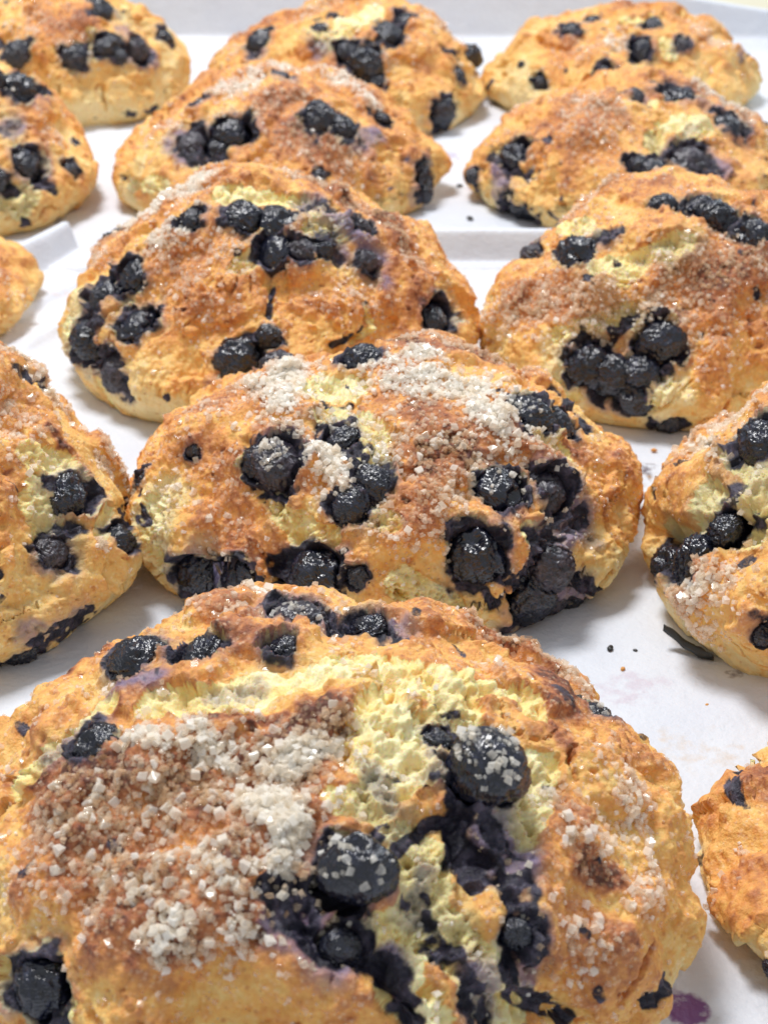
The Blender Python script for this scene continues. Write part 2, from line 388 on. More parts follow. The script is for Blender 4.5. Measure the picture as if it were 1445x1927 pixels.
def islands(g):
    """number the connected patches of a boolean grid"""
    par = [0]; lab = np.zeros(g.shape, np.int64); prev = []
    def find(a):
        while par[a] != a: par[a] = par[par[a]]; a = par[a]
        return a
    for y in range(g.shape[0]):
        e = np.diff(np.concatenate([[0], g[y].astype(np.int8), [0]])); cur = []
        for a, b2 in zip(np.nonzero(e == 1)[0], np.nonzero(e == -1)[0]):
            k = len(par); par.append(k)
            for (c, d, l) in prev:
                if c < b2 and a < d: par[find(l)] = find(k)
            lab[y, a:b2] = k; cur.append((a, b2, k))
        prev = cur
    root = np.array([find(i) for i in range(len(par))]); uq, inv = np.unique(root, return_inverse=True)
    return inv[lab]
GROUP = 'blueberry scones set out in rows'
def scone(key, label, X, Y, Rx, h, n, feats, k=.92, seed=0, sugar=1500, singles=0, bake0=.0, lumpy=1.0, cone=.11, autosugar=.25, crystal=.00082):
    Pl, Q = dome(n, Rx, k * Rx, h, seed, cone); C0 = np.array([X, Y, 0.0]); off = seed * 3.17
    NP = Pl + off
    P = Pl.copy(); Nn, _ = grid_normals(P, n)
    if Nn[(n // 2) * n + n // 2, 2] < 0: Nn = -Nn; Q = Q[:, ::-1]
    edge = sst(0.0, .30, P[:, 2] / h)
    lump = .0046 * lumpy * fbm(NP / .030, 2) + .0020 * noise(NP / .011 + 9) + .0009 * noise(NP / .0065 + 19)
    for f in feats:                                     # knobs and hollows first
        if f[0] == 'bump':
            pass
    root = bpy.data.objects.new('blueberry_scone', None); COL.objects.link(root); root.location = C0
    root.empty_display_size = .02; tag(root, label, 'scone', GROUP)
    P = P + Nn * (lump * (.35 + .65 * edge))[:, None]
    # read the features' places off the photograph onto this dome
    u, v, dep = measure(P + C0)
    Nl, _ = grid_normals(P, n); Nl = Nl * np.sign((Nl * Nn).sum(1))[:, None]
    facing = (Nl * (np.array([0, 0, CAM_H]) - P - C0)).sum(1) > 0
    fi = np.nonzero(facing)[0][::3]; fu, fv = u[fi], v[fi]
    def spot(px, py):
        i = fi[np.argmin((fu - px) ** 2 + (fv - py) ** 2)]; return i
    w1 = noise(NP / .0062 + 3); w2 = noise(NP / .0021 + 5); w3 = noise(NP / .0009 + 8)
    warp = .0016 * w1 + .0009 * w2 + .0004 * w3
    m1 = fbm(NP / .0042 + 20, 2); m2 = fbm(NP / .0125 + 31, 2); m3 = fbm(NP / .0027 + 45, 2)
    crumb = np.zeros(len(P)); stain = np.zeros(len(P)); green = np.zeros(len(P)); brown = np.zeros(len(P)); pale = np.zeros(len(P)); sug = np.zeros(len(P)); white = np.zeros(len(P)); violet = np.zeros(len(P))
    D = np.zeros(len(P)); berries = []
    for f in feats:
        t = f[0]
        if t in ('b', 'j'):                             # ('b', x, y, r, protrude, sugar)
            x, y, r = f[1:4]; pr = f[4] if len(f) > 4 else .28; sg = f[5] if len(f) > 5 else 0
            i = spot(x, y); rm = r * dep[i] / FPX; berries.append([P[i].copy(), Nl[i].copy(), rm, pr, sg, t])
            continue
        pts = f[1]; r = f[2]; amt = f[3] if len(f) > 3 else 1.0
        ii = [spot(x, y) for x, y in pts]; p3 = P[ii]; rm = r * np.mean(dep[ii]) / FPX
        d = seg_dist(P, p3) + warp * min(1.0, rm / .0035)
        if t == 'c': mk = sst(rm + .0009, rm - .0009, d) * amt; crumb = np.maximum(crumb, mk)
        elif t == 's': mk = sst(1.2, .6, d / rm + .55 * m1 + .2 * w2) * amt; stain = np.maximum(stain, mk * sst(-.62, -.2, m3)); D -= .0015 * mk * min(1.0, rm / .003)
        elif t == 'v': mk = sst(1.3, .5, d / rm + .4 * m1) * amt; violet = np.maximum(violet, mk * 1.15)
        elif t == 'g': mk = sst(1.3, .5, d / rm) * amt; green = np.maximum(green, mk)
        elif t == 'w': mk = sst(1.35, .35, d / rm) * amt; brown = np.maximum(brown, mk)
        elif t == 'p': mk = sst(1.4, .4, d / rm) * amt; pale = np.maximum(pale, mk)
        elif t == 'u': mk = (.85 * sst(1.25, .3, d / rm) + .15 * sst(2.3, .8, d / rm)) * amt; sug = np.maximum(sug, mk)
        elif t == 'x': mk = (.8 * sst(1.25, .3, d / rm) + .2 * sst(2.4, .8, d / rm)) * amt; sug = np.maximum(sug, mk * 2.0); white = np.maximum(white, mk)
        elif t == 'h': D -= sst(1.2, .2, d / rm) * rm * amt      # hollow
        elif t == 'k': D += sst(1.25, .25, d / rm) * rm * amt    # knob
    for bq in berries:
        c, nn, rm, pr, sg, t = bq
        q = np.sqrt(((P - c) ** 2).sum(1)) / rm; near = q < 2.6; q[near] += .34 * noise(P[near] / (rm * .95) + off + 50) + .10 * noise(P[near] / (rm * .4) + off) + warp[near] / rm * .2
        D = D - rm * .95 * sst(1.06, .60, q) + .10 * rm * np.exp(-((q - 1.25) / .2) ** 2)
        stain = np.maximum(stain, sst(1.48, .95, q + .6 * m1 + .15 * w2))
        violet = np.maximum(violet, (1.0 if t == 'j' else .8) * sst(2.0 if t == 'j' else 1.8, 1.0, q + .7 * m1 - .2 * m2)) 
        green = np.maximum(green, .5 * sst(1.7, .95, q + .5 * m1))
        crumb = np.maximum(crumb, sst(1.30, 1.1, q + .30 * w1 + .3 * m1))
    # natural hairline cracks in the crust
    ridge = 1 - np.abs(noise(NP / .017 + 50 + .4 * w1[:, None])) * 2.2
    crack = sst(.91, .99, ridge + .03 * w2) * sst(.05, .35, fbm(NP / .02 + 80, 2))
    crumb = np.maximum(crumb, crack * .8)
    cr = crumb
    # relief
    g1 = cells(NP / .00135); g2 = cells(NP / .0024 + 3); rough = sst(-.25, .35, m2)
    gran = (.45 - g1) * .0007 * (.35 + rough) + (.5 - g2) * .00028
    crag = sst(-.10, .06, noise(NP / .0125 + 140 + .25 * w1[:, None] + .12 * w2[:, None])); crust_h = gran + .0008 * m1 + .00022 * w3 + .0017 * (crag - .6)
    bil = np.abs(noise(NP / .0036 + 60)); bil2 = np.abs(noise(NP / .0017 + 70)); hole = sst(.42, .62, fbm(NP / .0032 + 90, 2))
    po1 = sst(.50, .18, cells(NP / .0030 + 7 + .2 * w2[:, None])); po2 = sst(.50, .22, cells(NP / .00155 + 17)); po3 = sst(.55, .25, cells(NP / .0008 + 27))
    fl = fbm(NP / .0042 + 190, 4, .55); fl2 = 1 - np.abs(fbm(NP * np.array([1, .6, 1.4]) / .0030 + 200, 3, .55)) * 2
    crumb_h = -.0012 + .0023 * fl + .0009 * fl2 + .0008 * (bil - .3) - .0003 * po2 - .0005 * po3 - .0018 * hole
    rim = np.exp(-((cr - .25) / .18) ** 2)
    wrink = .0007 * (1 - np.abs(noise(NP / .0022 + 44)) * 2)
    D = D + (1 - cr) * crust_h + cr * crumb_h * (1 - .5 * stain) + .0004 * rim + stain * wrink
    D -= .0011 * crack; pits = sst(.60, .74, noise(NP / .0019 + 33) + .15 * w3); D -= pits * .0006 * (1 - cr)
    P = P + Nl * (D * (.25 + .75 * edge))[:, None]
    P[:, 2] = np.maximum(P[:, 2], .0006)
    # how far baked
    hz = P[:, 2] / h
    bake = .40 + bake0 + .20 * fbm(NP / .017 + 12, 2) + .15 * m1 + .10 * m3 + .14 * sst(.35, .9, hz) - .20 * sst(.40, .05, hz) + .37 * brown + .06 * sug.clip(0, 1) - .45 * pale + np.clip(gran / .0008, -1, 1) * .07 + .05 * w3 + .22 * pits + .20 * rim * (1 - cr) + .11 * (crag - .65) - .16 * sst(.1, .5, fbm(NP / .011 + 160, 2))
    low = sst(.16, .02, hz + .05 * m1)
    stain = np.maximum(stain, .75 * sst(.40, .75, noise(NP / .010 + 71) + .25 * w1) * low)
    stain = np.maximum(stain, sst(.66, .72, noise(NP / .0045 + 77)) * .7)
    bk = np.where(cr > .5, .28 + .28 * m1 + .25 * brown - .2 * pale + .28 * sst(.8, .45, cr) + .2 * hole + .06 * po2 - .18 * fl, bake)
    A = dict(bake=np.clip(bk, 0, 1), green=np.clip(green * (.75 + .5 * m1), 0, 1), violet=np.clip(violet * (.8 + .5 * m1), 0, 1), stain=np.clip(stain, 0, 1))
    Nf, area_ = grid_normals(P, n); Nf = Nf * np.sign((Nf * Nn).sum())
    fm = cr[Q].mean(1) > .5
    lab = islands(fm.reshape(n - 1, n - 1)).ravel(); cnt = np.bincount(lab)
    jobs = [k for k in range(1, len(cnt)) if cnt[k] >= 160]
    crust = ~np.isin(lab, jobs)
    for nm, sel, mt in [('crust', crust, M_CRUST)] + [('crumb', lab == k, M_CRUMB) for k in jobs]:
        q = Q[sel]; used = np.unique(q); rem = np.zeros(len(P), np.int64); rem[used] = np.arange(len(used))
        me = mesh_np(nm, P[used], rem[q], [mt], {a: b3[used] for a, b3 in A.items()}, normals=Nf[used])
        link(nm, me, root)
    # berries
    SV, SN = [], []
    for j, (c, nn, rm, pr, sg, t) in enumerate(berries):
        kk = int(rng.integers(0, 10)); jam = t == 'j'
        if pr > .55: kk = (8, 9, 4)[j % 3]
        me = JAM_MESH[kk % 4] if jam else BERRY_MESH[kk]
        o = link('blueberry', me, root)
        rot = Vector(nn).to_track_quat('Z', 'Y') @ Euler((rng.uniform(-.9, .9), rng.uniform(-.9, .9), rng.uniform(0, 6.28))).to_quaternion()
        sc3 = (rm * rng.uniform(1.0, 1.2), rm * rng.uniform(.92, 1.12), rm * rng.uniform(.78, .95))
        tang = rng.normal(size=3); tang -= nn * (tang @ nn); tang /= np.linalg.norm(tang); pos = c + nn * rm * (pr - .90) + tang * rm * .16
        pos[2] = max(pos[2], rm * .75)
        o.location = pos; o.rotation_mode = 'QUATERNION'; o.rotation_quaternion = rot; o.scale = sc3
        if sg:
            Mx = np.array((Matrix.Translation(pos) @ rot.to_matrix().to_4x4() @ Matrix.Diagonal((*sc3, 1))))
            bv = (IV * 1.0 if jam else BERRY_V[kk]) @ Mx[:3, :3].T + Mx[:3, 3]
            up = (bv - pos) / rm; sel = np.nonzero((up @ np.array([-.1, -.35, .93]) + .35 * noise(up * 2.3 + j)) > .62)[0]
            if len(sel):
                s2 = rng.choice(sel, sg); SV.append(bv[s2]); SN.append(up[s2])
    # sugar
    auto = autosugar * sst(.0, .6, fbm(NP / .012 + 120, 2)) * sst(.25, .75, hz)
    den = (sug + auto) * (1 - .85 * np.clip(stain, 0, 1)) * (.35 + .65 * sst(-.2, .5, fbm(NP / .0035 + 130, 2))) * np.where(facing | (rng.random(len(P)) < .15), 1, 0)
    pw = den * area_; pw /= pw.sum()
    ch = rng.choice(len(P), sugar, p=pw)
    SV.append(P[ch]); SN.append(Nf[ch]); wh = np.concatenate([np.full(sum(map(len, SV[:-1])), .35), white[ch]])
    bk2 = np.concatenate([np.full(sum(map(len, SV[:-1])), .3), A['bake'][ch]])
    nm = int(sugar * .8); den2 = (.25 + sug.clip(0, 1) + .5 * rough) * (1 - stain.clip(0, 1)) * (1 - .9 * (cr > .4)) * sst(.15, .6, hz) * facing; pw = den2 * area_; pw /= pw.sum()
    ch = rng.choice(len(P), nm, p=pw); SV.append(P[ch]); SN.append(Nf[ch]); wh = np.concatenate([wh, np.zeros(nm)]); bk2 = np.concatenate([bk2, A['bake'][ch] + .32])
    melt = np.concatenate([np.zeros(len(wh) - nm), np.ones(nm)])
    sv = np.concatenate(SV); sn = np.concatenate(SN); ns = len(sv)
    size = crystal * .76 * rng.lognormal(-.03, .36, ns).clip(.4, 1.9) * (1 + .12 * wh) * (1 - .32 * melt); lift = rng.uniform(.05, .42, ns) * (1 - 1.2 * melt)  + wh * rng.uniform(0, 1.0, ns) * rng.uniform(0, .8, ns)
    cpos = sv + sn * (size * lift)[:, None]; R3 = rand_rot(ns)
    tint = np.clip(bk2 * .85 - .04 - .8 * wh + rng.normal(size=ns) * .20, 0, 1)
    nb = ns - nm - sugar; clear = .14 + .55 * tint + rng.uniform(0, .34, ns); clear[:nb] = rng.uniform(.3, .8, nb)
    big = np.zeros(ns, bool)
    if singles:
        dd = ((cpos + C0 - np.array([0, 0, CAM_H])) ** 2).sum(1) ** .5
        big[np.argsort(-(size / dd) * (sn @ np.array([0, -.5, .87]) > .1) * (np.arange(ns) >= nb))[:singles]] = True
        for i in np.nonzero(big)[0]:
            o = link('sugar_crystal', CRYSTAL_MESH[int(i) % 8], root); o.matrix_local = Matrix.LocRotScale(Vector(cpos[i]), Matrix(R3[i].tolist()).to_quaternion(), Vector([size[i] * 1.05] * 3))
    rest = np.nonzero(~big)[0]; kinds = rng.integers(0, 12, len(rest))
    CV = np.array(CRV)[kinds] * size[rest][:, None, None]
    V3 = np.einsum('nij,nkj->nki', R3[rest], CV) + cpos[rest][:, None, :]
    F3 = (CTRI[None] + (np.arange(len(rest)) * 8)[:, None, None]).reshape(-1, 3)
    me = mesh_np('sugar_crystals', V3.reshape(-1, 3), F3, [M_SUGAR], {'tint': np.repeat(tint[rest], 8), 'clear': np.repeat(clear[rest], 8)}, smooth=False)
    o = link('sugar_crystals', me, root); o['kind'] = 'stuff'
    return root

scone('A', 'nearest and largest scone, its wide brown patch thick with sugar beside split yellow crumb', -.0086, .1890, .0494, .0425, 540, [
    ('c', [(300,1325),(400,1320),(500,1290),(600,1260),(700,1235),(790,1265)], 48), ('c', [(780,1260),(860,1320),(800,1400),(740,1470),(690,1420),(720,1330)], 62), ('c', [(900,1285),(990,1310),(1010,1350)], 36),
    ('c', [(1015,1440),(1010,1520),(950,1570)], 40), ('c', [(770,1580),(800,1640),(790,1720),(850,1780),(910,1850),(960,1900)], 60), ('c', [(730,1760),(760,1850),(800,1927)], 60),
    ('c', [(200,1320),(130,1370),(70,1430),(35,1470)], 30), ('c', [(640,1500),(720,1520)], 36), ('c', [(20,1830),(90,1810),(130,1900)], 34),
    ('g', [(1010,1480),(950,1570),(900,1600)], 60), ('g', [(690,1500),(760,1540)], 50), ('g', [(780,1630),(800,1720)], 55), ('g', [(340,1310),(420,1320)], 40, .5), ('g', [(160,1340),(80,1410)], 40, .6),
    ('p', [(480,1300),(640,1260),(760,1300),(740,1420)], 70, .7),
    ('s', [(850,1500),(870,1580),(890,1650)], 34), ('s', [(740,1600),(800,1550),(850,1535)], 22), ('s', [(540,1690),(600,1760),(680,1800),(730,1830)], 52), ('s', [(930,1560),(960,1640),(975,1720),(1000,1800)], 36, .9),
    ('s', [(745,1850),(760,1927)], 36), ('s', [(855,1810),(880,1870),(900,1927)], 34, .9), ('s', [(960,1780),(970,1880),(1060,1905),(1080,1927)], 24), ('s', [(810,1730),(800,1700)], 22, .9), ('s', [(640,1185),(700,1170),(760,1190)], 26), ('s', [(822,1325)], 11), ('s', [(1095,1752)], 16), ('s', [(372,1313)], 18), ('s', [(200,1290),(280,1275)], 22, .6), ('s', [(1220,1880),(1250,1850)], 26),
    ('h', [(790,1560),(860,1530),(880,1620)], 36, .8), ('h', [(580,1740),(700,1820)], 46, .7), ('h', [(745,1860),(750,1927)], 40, .8), ('h', [(960,1890),(1080,1915)], 30, .8), ('k', [(850,1780),(930,1850)], 34, .4), ('k', [(790,1640)], 40, .35), ('k', [(690,1420),(720,1520)], 50, .25), ('k', [(1000,1660),(1010,1800)], 30, .5), ('h', [(960,1700),(975,1800)], 30, .6),
    ('b', 250, 1232, 56, .3), ('b', 360, 1232, 50, .2), ('j', 548, 1160, 56, .45, 40), ('b', 530, 1215, 34, .1), ('b', 690, 1172, 40, .15), ('b', 165, 1388, 44, .15), ('b', 72, 1868, 62, .1), ('b', 903, 1440, 72, 1.0, 70), ('b', 832, 1392, 34, .2), ('b', 660, 1650, 70, 1.35, 22), ('b', 1120, 1333, 32, .2, 14), ('b', 640, 1770, 40, .0), ('b', 975, 1760, 30, .0),
    ('w', [(80,1480),(200,1460),(320,1480),(480,1450),(580,1400)], 90), ('w', [(80,1580),(250,1600),(420,1600),(520,1560)], 130, .9), ('w', [(250,1740),(420,1740),(540,1700)], 110, .8), ('w', [(400,1340),(520,1340)], 26, 1.2), ('w', [(580,1310),(630,1335)], 34, 1.3), ('w', [(50,1475),(110,1430)], 20, 1.0), ('w', [(1060,1320),(1010,1240),(920,1170)], 60, 1.0), ('w', [(1110,1630),(1170,1650)], 45, 1.4), ('w', [(1040,1790),(1120,1830)], 70, .7), ('w', [(430,1190),(470,1210)], 40, .7), ('w', [(90,1220),(170,1195)], 30, .7), ('w', [(1060,1400),(1040,1360)], 30, .9), ('w', [(1160,1760),(1100,1700)], 40, .5),
    ('u', [(120,1540),(250,1500),(400,1480),(540,1470)], 110, .9), ('u', [(200,1620),(400,1640),(520,1620)], 110, .8), ('u', [(330,1760),(460,1740)], 70, .7), ('x', [(260,1395),(300,1400)], 34, .8), ('x', [(530,1440),(590,1425)], 44, 1.0), ('x', [(480,1500),(560,1560),(530,1600)], 40, 1.1), ('x', [(350,1730),(300,1760)], 34, .7), ('x', [(420,1640),(440,1760)], 30, .6), ('x', [(420,1430),(360,1390)], 36, .6), ('u', [(600,1370),(640,1350)], 30, .8),
    ('u', [(1125,1400)], 34, 1.0), ('u', [(1050,1520),(1070,1560)], 34, .9), ('u', [(1180,1480),(1190,1530)], 44, .9), ('u', [(1230,1630),(1200,1700)], 40, .5), ('u', [(1120,1600)], 70, .5), ('u', [(1100,1790)], 70, .3), ('u', [(900,1160),(980,1190),(1050,1240),(1120,1320)], 30, 1.2), ('x', [(480,1100),(560,1095)], 18, .9), ('u', [(380,1140),(450,1150)], 30, .7),
    ('v', [(920,1560),(965,1630)], 60), ('v', [(560,1740),(640,1790)], 66), ('v', [(740,1800)], 40), ('v', [(800,1640),(780,1720)], 30, .6), ('v', [(690,1450),(740,1520)], 26, .5), ('v', [(480,1290),(380,1310)], 22, .5), ('s', [(820,1770),(830,1830)], 22, .8), ('s', [(770,1690),(800,1740)], 18, .8), ('s', [(720,1560),(700,1590)], 18, .8), ('g', [(860,1690),(880,1780)], 40, .8), ('v', [(880,1830),(900,1900)], 50), ('v', [(290,1285),(220,1300)], 34, .8), ('v', [(130,1380),(90,1420)], 34, .7), ('v', [(600,1180),(760,1180)], 36, .8), ('v', [(990,1740),(1000,1850)], 34, .9),
], seed=2, lumpy=.45, cone=.0, sugar=6200, singles=280, autosugar=.06, crystal=.00075)

scone('B', 'second scone of the middle row, crowned with thick white sugar', .0012, .2997, .0478, .0351, 440, [
    ('k', [(603,885)], 46, .95), ('c', [(600,725),(660,735)], 42), ('c', [(630,770),(680,800),(700,860)], 36), ('c', [(520,950),(560,1000),(620,1010)], 32), ('c', [(760,1105),(830,1140)], 36), ('c', [(1030,835),(1060,850)], 28), ('c', [(1000,1000),(1040,1010)], 26), ('c', [(290,950),(300,1060)], 28), ('c', [(1090,1130),(1075,1160)], 24), ('c', [(690,960),(740,980)], 24, .9),
    ('p', [(290,950),(300,1060)], 60), ('p', [(1100,1150),(1190,1100)], 50, .7), ('p', [(600,725),(660,735)], 60), ('g', [(630,790),(700,880),(690,960)], 60, .8), ('g', [(290,980)], 50, .5), ('g', [(520,960)], 50, .7), ('g', [(1040,840),(1000,800)], 40, .5), ('g', [(760,1110),(830,1150)], 40, .5),
    ('s', [(480,830),(480,900),(530,930)], 34), ('s', [(620,810),(690,870),(690,930),(650,970)], 34, .95), ('s', [(330,1090),(400,1085),(490,1110)], 36), ('s', [(530,1070),(600,1100)], 34), ('s', [(1030,900),(1060,950),(1040,985),(1100,970)], 36, .85), ('s', [(990,1090),(1010,1150),(1060,1190)], 54), ('s', [(880,1090),(940,1130)], 26), ('s', [(1085,1095),(1120,1115)], 18), ('s', [(1090,1190),(1140,1170)], 32), ('s', [(530,660),(510,675)], 22, .9), ('s', [(700,655),(650,680)], 28, .95), ('s', [(357,848)], 14), ('s', [(272,980),(268,930)], 14), ('s', [(1050,740),(1100,790)], 30, .9), ('s', [(1010,1020),(1040,1060)], 34, .9),
    ('h', [(480,860)], 40, .5), ('h', [(400,1090)], 60, .5), ('h', [(1000,1140)], 50, .4),
    ('j', 528, 862, 46, .4, 50), ('b', 478, 870, 34, .0), ('b', 640, 815, 32, .2), ('b', 700, 895, 36, .1), ('b', 655, 955, 36, .2), ('b', 350, 1095, 46, .0), ('b', 435, 1100, 46, .0), ('b', 585, 1072, 50, .3), ('b', 668, 1082, 24, .1), ('b', 1000, 772, 46, .2, 14), ('b', 1062, 790, 36, .1), ('b', 945, 918, 48, .4, 10), ('j', 1050, 920, 44, .0), ('b', 893, 1038, 54, .4), ('j', 1032, 1080, 46, .2), ('b', 1003, 1150, 50, .2), ('j', 1058, 1185, 40, .2), ('b', 1100, 1195, 34, .2), ('j', 525, 666, 34, .4, 10), ('b', 672, 668, 36, .2), ('b', 268, 905, 24, .2), ('b', 358, 848, 15, .2),
    ('w', [(380,850),(430,950),(470,1030)], 70, .8), ('w', [(780,780),(850,830),(800,900),(780,960)], 60, .9), ('w', [(420,1020),(470,1050)], 26, 1.0), ('w', [(1150,880),(1130,950)], 50, .6), ('w', [(380,770),(420,750)], 50, .6), ('w', [(720,640),(820,660),(960,690)], 34, .8), ('w', [(770,770)], 24, 1.2), ('w', [(1080,850),(1150,850)], 30, .8),
    ('u', [(560,760),(700,800),(820,800),(950,850)], 110, .30), ('u', [(340,900),(400,960),(450,1020)], 70, .2), ('x', [(500,720),(540,700),(520,750)], 44, 1.1), ('x', [(760,720),(840,730),(900,750),(940,800)], 62, 1.1), ('x', [(720,690),(800,680)], 36, .9), ('u', [(720,650),(850,660),(980,700)], 26, 1.3), ('u', [(800,840),(870,860),(830,920)], 70, 1.0), ('u', [(720,840),(760,830)], 36, .8), ('x', [(610,865),(640,900)], 36, 1.2), ('u', [(560,800),(520,790)], 30, .9), ('u', [(400,900),(450,980)], 70, .22), ('u', [(690,975),(720,960)], 30, .7), ('u', [(950,830),(1000,840)], 40, .7), ('u', [(830,1000),(760,1000)], 60, .4), ('u', [(400,780)], 60, .3), ('x', [(945,780),(960,800)], 26, .8),
    ('v', [(1040,900),(1100,980),(1040,1020)], 54), ('v', [(540,830)], 40), ('v', [(1060,1100),(1090,1180)], 50), ('v', [(700,660),(530,660)], 26, .9), ('v', [(1100,780)], 30, .8), ('v', [(370,1060)], 40, .6),
], seed=3, cone=.05, sugar=5600, singles=220, autosugar=.05, crystal=.00080)

scone('C', 'third scone of the middle row, smooth golden face with one berry hole at its left', -.0268, .3858, .0474, .0423, 370, [
    ('c', [(430,370),(500,375),(570,385),(640,430)], 34), ('c', [(590,440),(640,420)], 30), ('c', [(512,530),(510,570)], 9), ('c', [(470,480),(440,500)], 20), ('c', [(690,575),(705,620),(660,640)], 9), ('c', [(140,570),(130,620)], 20), ('c', [(190,720),(230,780)], 14),
    ('p', [(140,560),(130,640)], 40, .8), ('p', [(260,770),(330,780)], 50, .9), ('p', [(250,720)], 60, .5), ('g', [(560,400),(640,440)], 44, .8), ('g', [(150,600),(200,580)], 36, .6),
    ('s', [(590,385),(650,390),(680,425)], 22, .75), ('s', [(610,430),(640,470)], 26, .7), ('s', [(170,560),(165,640),(205,690),(225,745)], 28, .9), ('s', [(415,690),(450,640),(520,630)], 26), ('s', [(630,645),(680,620)], 9), ('s', [(317,745)], 9), ('s', [(510,545),(512,590)], 8), ('s', [(355,408)], 26),
    ('s', [(810,600),(840,580)], 26, .8), ('h', [(450,660)], 40, .5),
    ('b', 463, 403, 36, .4), ('b', 522, 413, 36, .4), ('b', 512, 468, 38, .2), ('j', 567, 470, 26, .3), ('b', 612, 470, 22, .1), ('b', 362, 408, 26, .1), ('b', 207, 447, 24, .4), ('b', 188, 543, 36, .2), ('b', 243, 520, 38, .25), ('b', 258, 606, 40, .1), ('b', 162, 635, 44, .3), ('j', 206, 692, 34, .2), ('b', 448, 690, 46, .15), ('b', 505, 640, 24, .0), ('j', 690, 490, 24, .2), ('b', 826, 588, 34, .15), ('j', 690, 425, 18, .2),
    ('w', [(320,480),(400,520),(350,570)], 70, .3), ('w', [(600,345),(740,430),(800,510)], 40, .7), ('w', [(600,560),(690,570),(720,520)], 50, .5), ('w', [(750,520),(780,560)], 34, .8), ('w', [(420,490)], 40, .4),
    ('x', [(260,420),(300,385),(380,345)], 34, 1.0), ('u', [(530,325),(640,350),(720,410),(790,490)], 24, 1.2), ('u', [(320,490),(420,480)], 60, .5), ('u', [(160,480),(200,490)], 24, .8), ('u', [(600,540),(690,560)], 50, .3), ('u', [(380,560)], 80, .25), ('x', [(290,440),(340,430)], 30, .6),
    ('v', [(590,385),(660,410),(700,480)], 36), ('v', [(610,460),(650,470)], 30, .9), ('v', [(205,700),(230,750)], 26), ('v', [(160,580)], 26, .8), ('v', [(700,500),(720,530)], 24, .8), ('v', [(820,610)], 30, .7),
], seed=4, sugar=3400, autosugar=.10, crystal=.00078)

scone('L', 'scone with two big wet berries at its foot and orange sugared crust', .0672, .3839, .0461, .0411, 325, [
    ('c', [(1050,425),(1100,430)], 22), ('c', [(1130,500),(1210,490),(1180,520)], 26), ('c', [(1250,480),(1290,450)], 26), ('c', [(1050,630),(1100,620),(1130,600)], 20), ('c', [(1060,700),(1080,740)], 20), ('c', [(1225,760),(1250,710)], 22), ('c', [(1160,600),(1190,590)], 24), ('c', [(920,570),(905,620)], 22),
    ('p', [(1050,640),(1070,740)], 40, .8), ('p', [(1230,770),(1270,720)], 40, .8), ('g', [(1130,590),(1180,610),(1210,590)], 40, 1.0), ('g', [(1270,480),(1300,450)], 40, .9), ('g', [(910,580),(960,490)], 30, .9), ('g', [(1100,510),(1130,540)], 30, .8),
    ('s', [(1110,660),(1150,730),(1200,690),(1250,640)], 48), ('s', [(1150,625),(1190,600)], 16, .9), ('s', [(1130,440),(1160,425)], 22, .9), ('s', [(985,465),(1010,470)], 26, .9), ('s', [(1112,522)], 12), ('s', [(1240,805),(1275,795)], 24), ('s', [(1430,545)], 12), ('s', [(1235,375),(1390,410),(1440,430)], 30, .95), ('h', [(1150,680)], 60, .35),
    ('b', 1112, 682, 44, .3), ('b', 1150, 718, 42, .25), ('b', 1240, 645, 46, .35), ('b', 1200, 690, 34, .2), ('b', 1182, 742, 34, .1), ('b', 1310, 382, 28, .4), ('b', 1350, 402, 36, .5), ('b', 1252, 378, 26, .3), ('b', 1415, 430, 34, .3), ('b', 1086, 466, 42, .3), ('j', 1000, 470, 30, .2), ('b', 1255, 803, 26, .2),
    ('w', [(970,560),(1060,560)], 50, .5), ('w', [(1380,480),(1300,560),(1400,620),(1430,480)], 80, .65), ('w', [(1300,680),(1350,700)], 60, .3), ('w', [(1230,350),(1180,380)], 40, .5), ('w', [(1400,460),(1440,500)], 40, .5),
    ('u', [(960,580),(1040,560),(1110,580)], 50, 1.0), ('u', [(1250,530),(1300,530),(1390,490)], 55, .8), ('u', [(1150,345),(1050,395)], 22, .8), ('u', [(1330,600)], 80, .4), ('u', [(1240,540),(1230,580)], 40, .9),
    ('v', [(1000,470)], 36, .9), ('v', [(1150,430)], 26, .7), ('v', [(1080,660)], 30, .7), ('v', [(1400,420),(1280,380)], 30, .8), ('v', [(1230,700)], 34, .8),
], seed=5, sugar=3000, autosugar=.15, crystal=.00078)

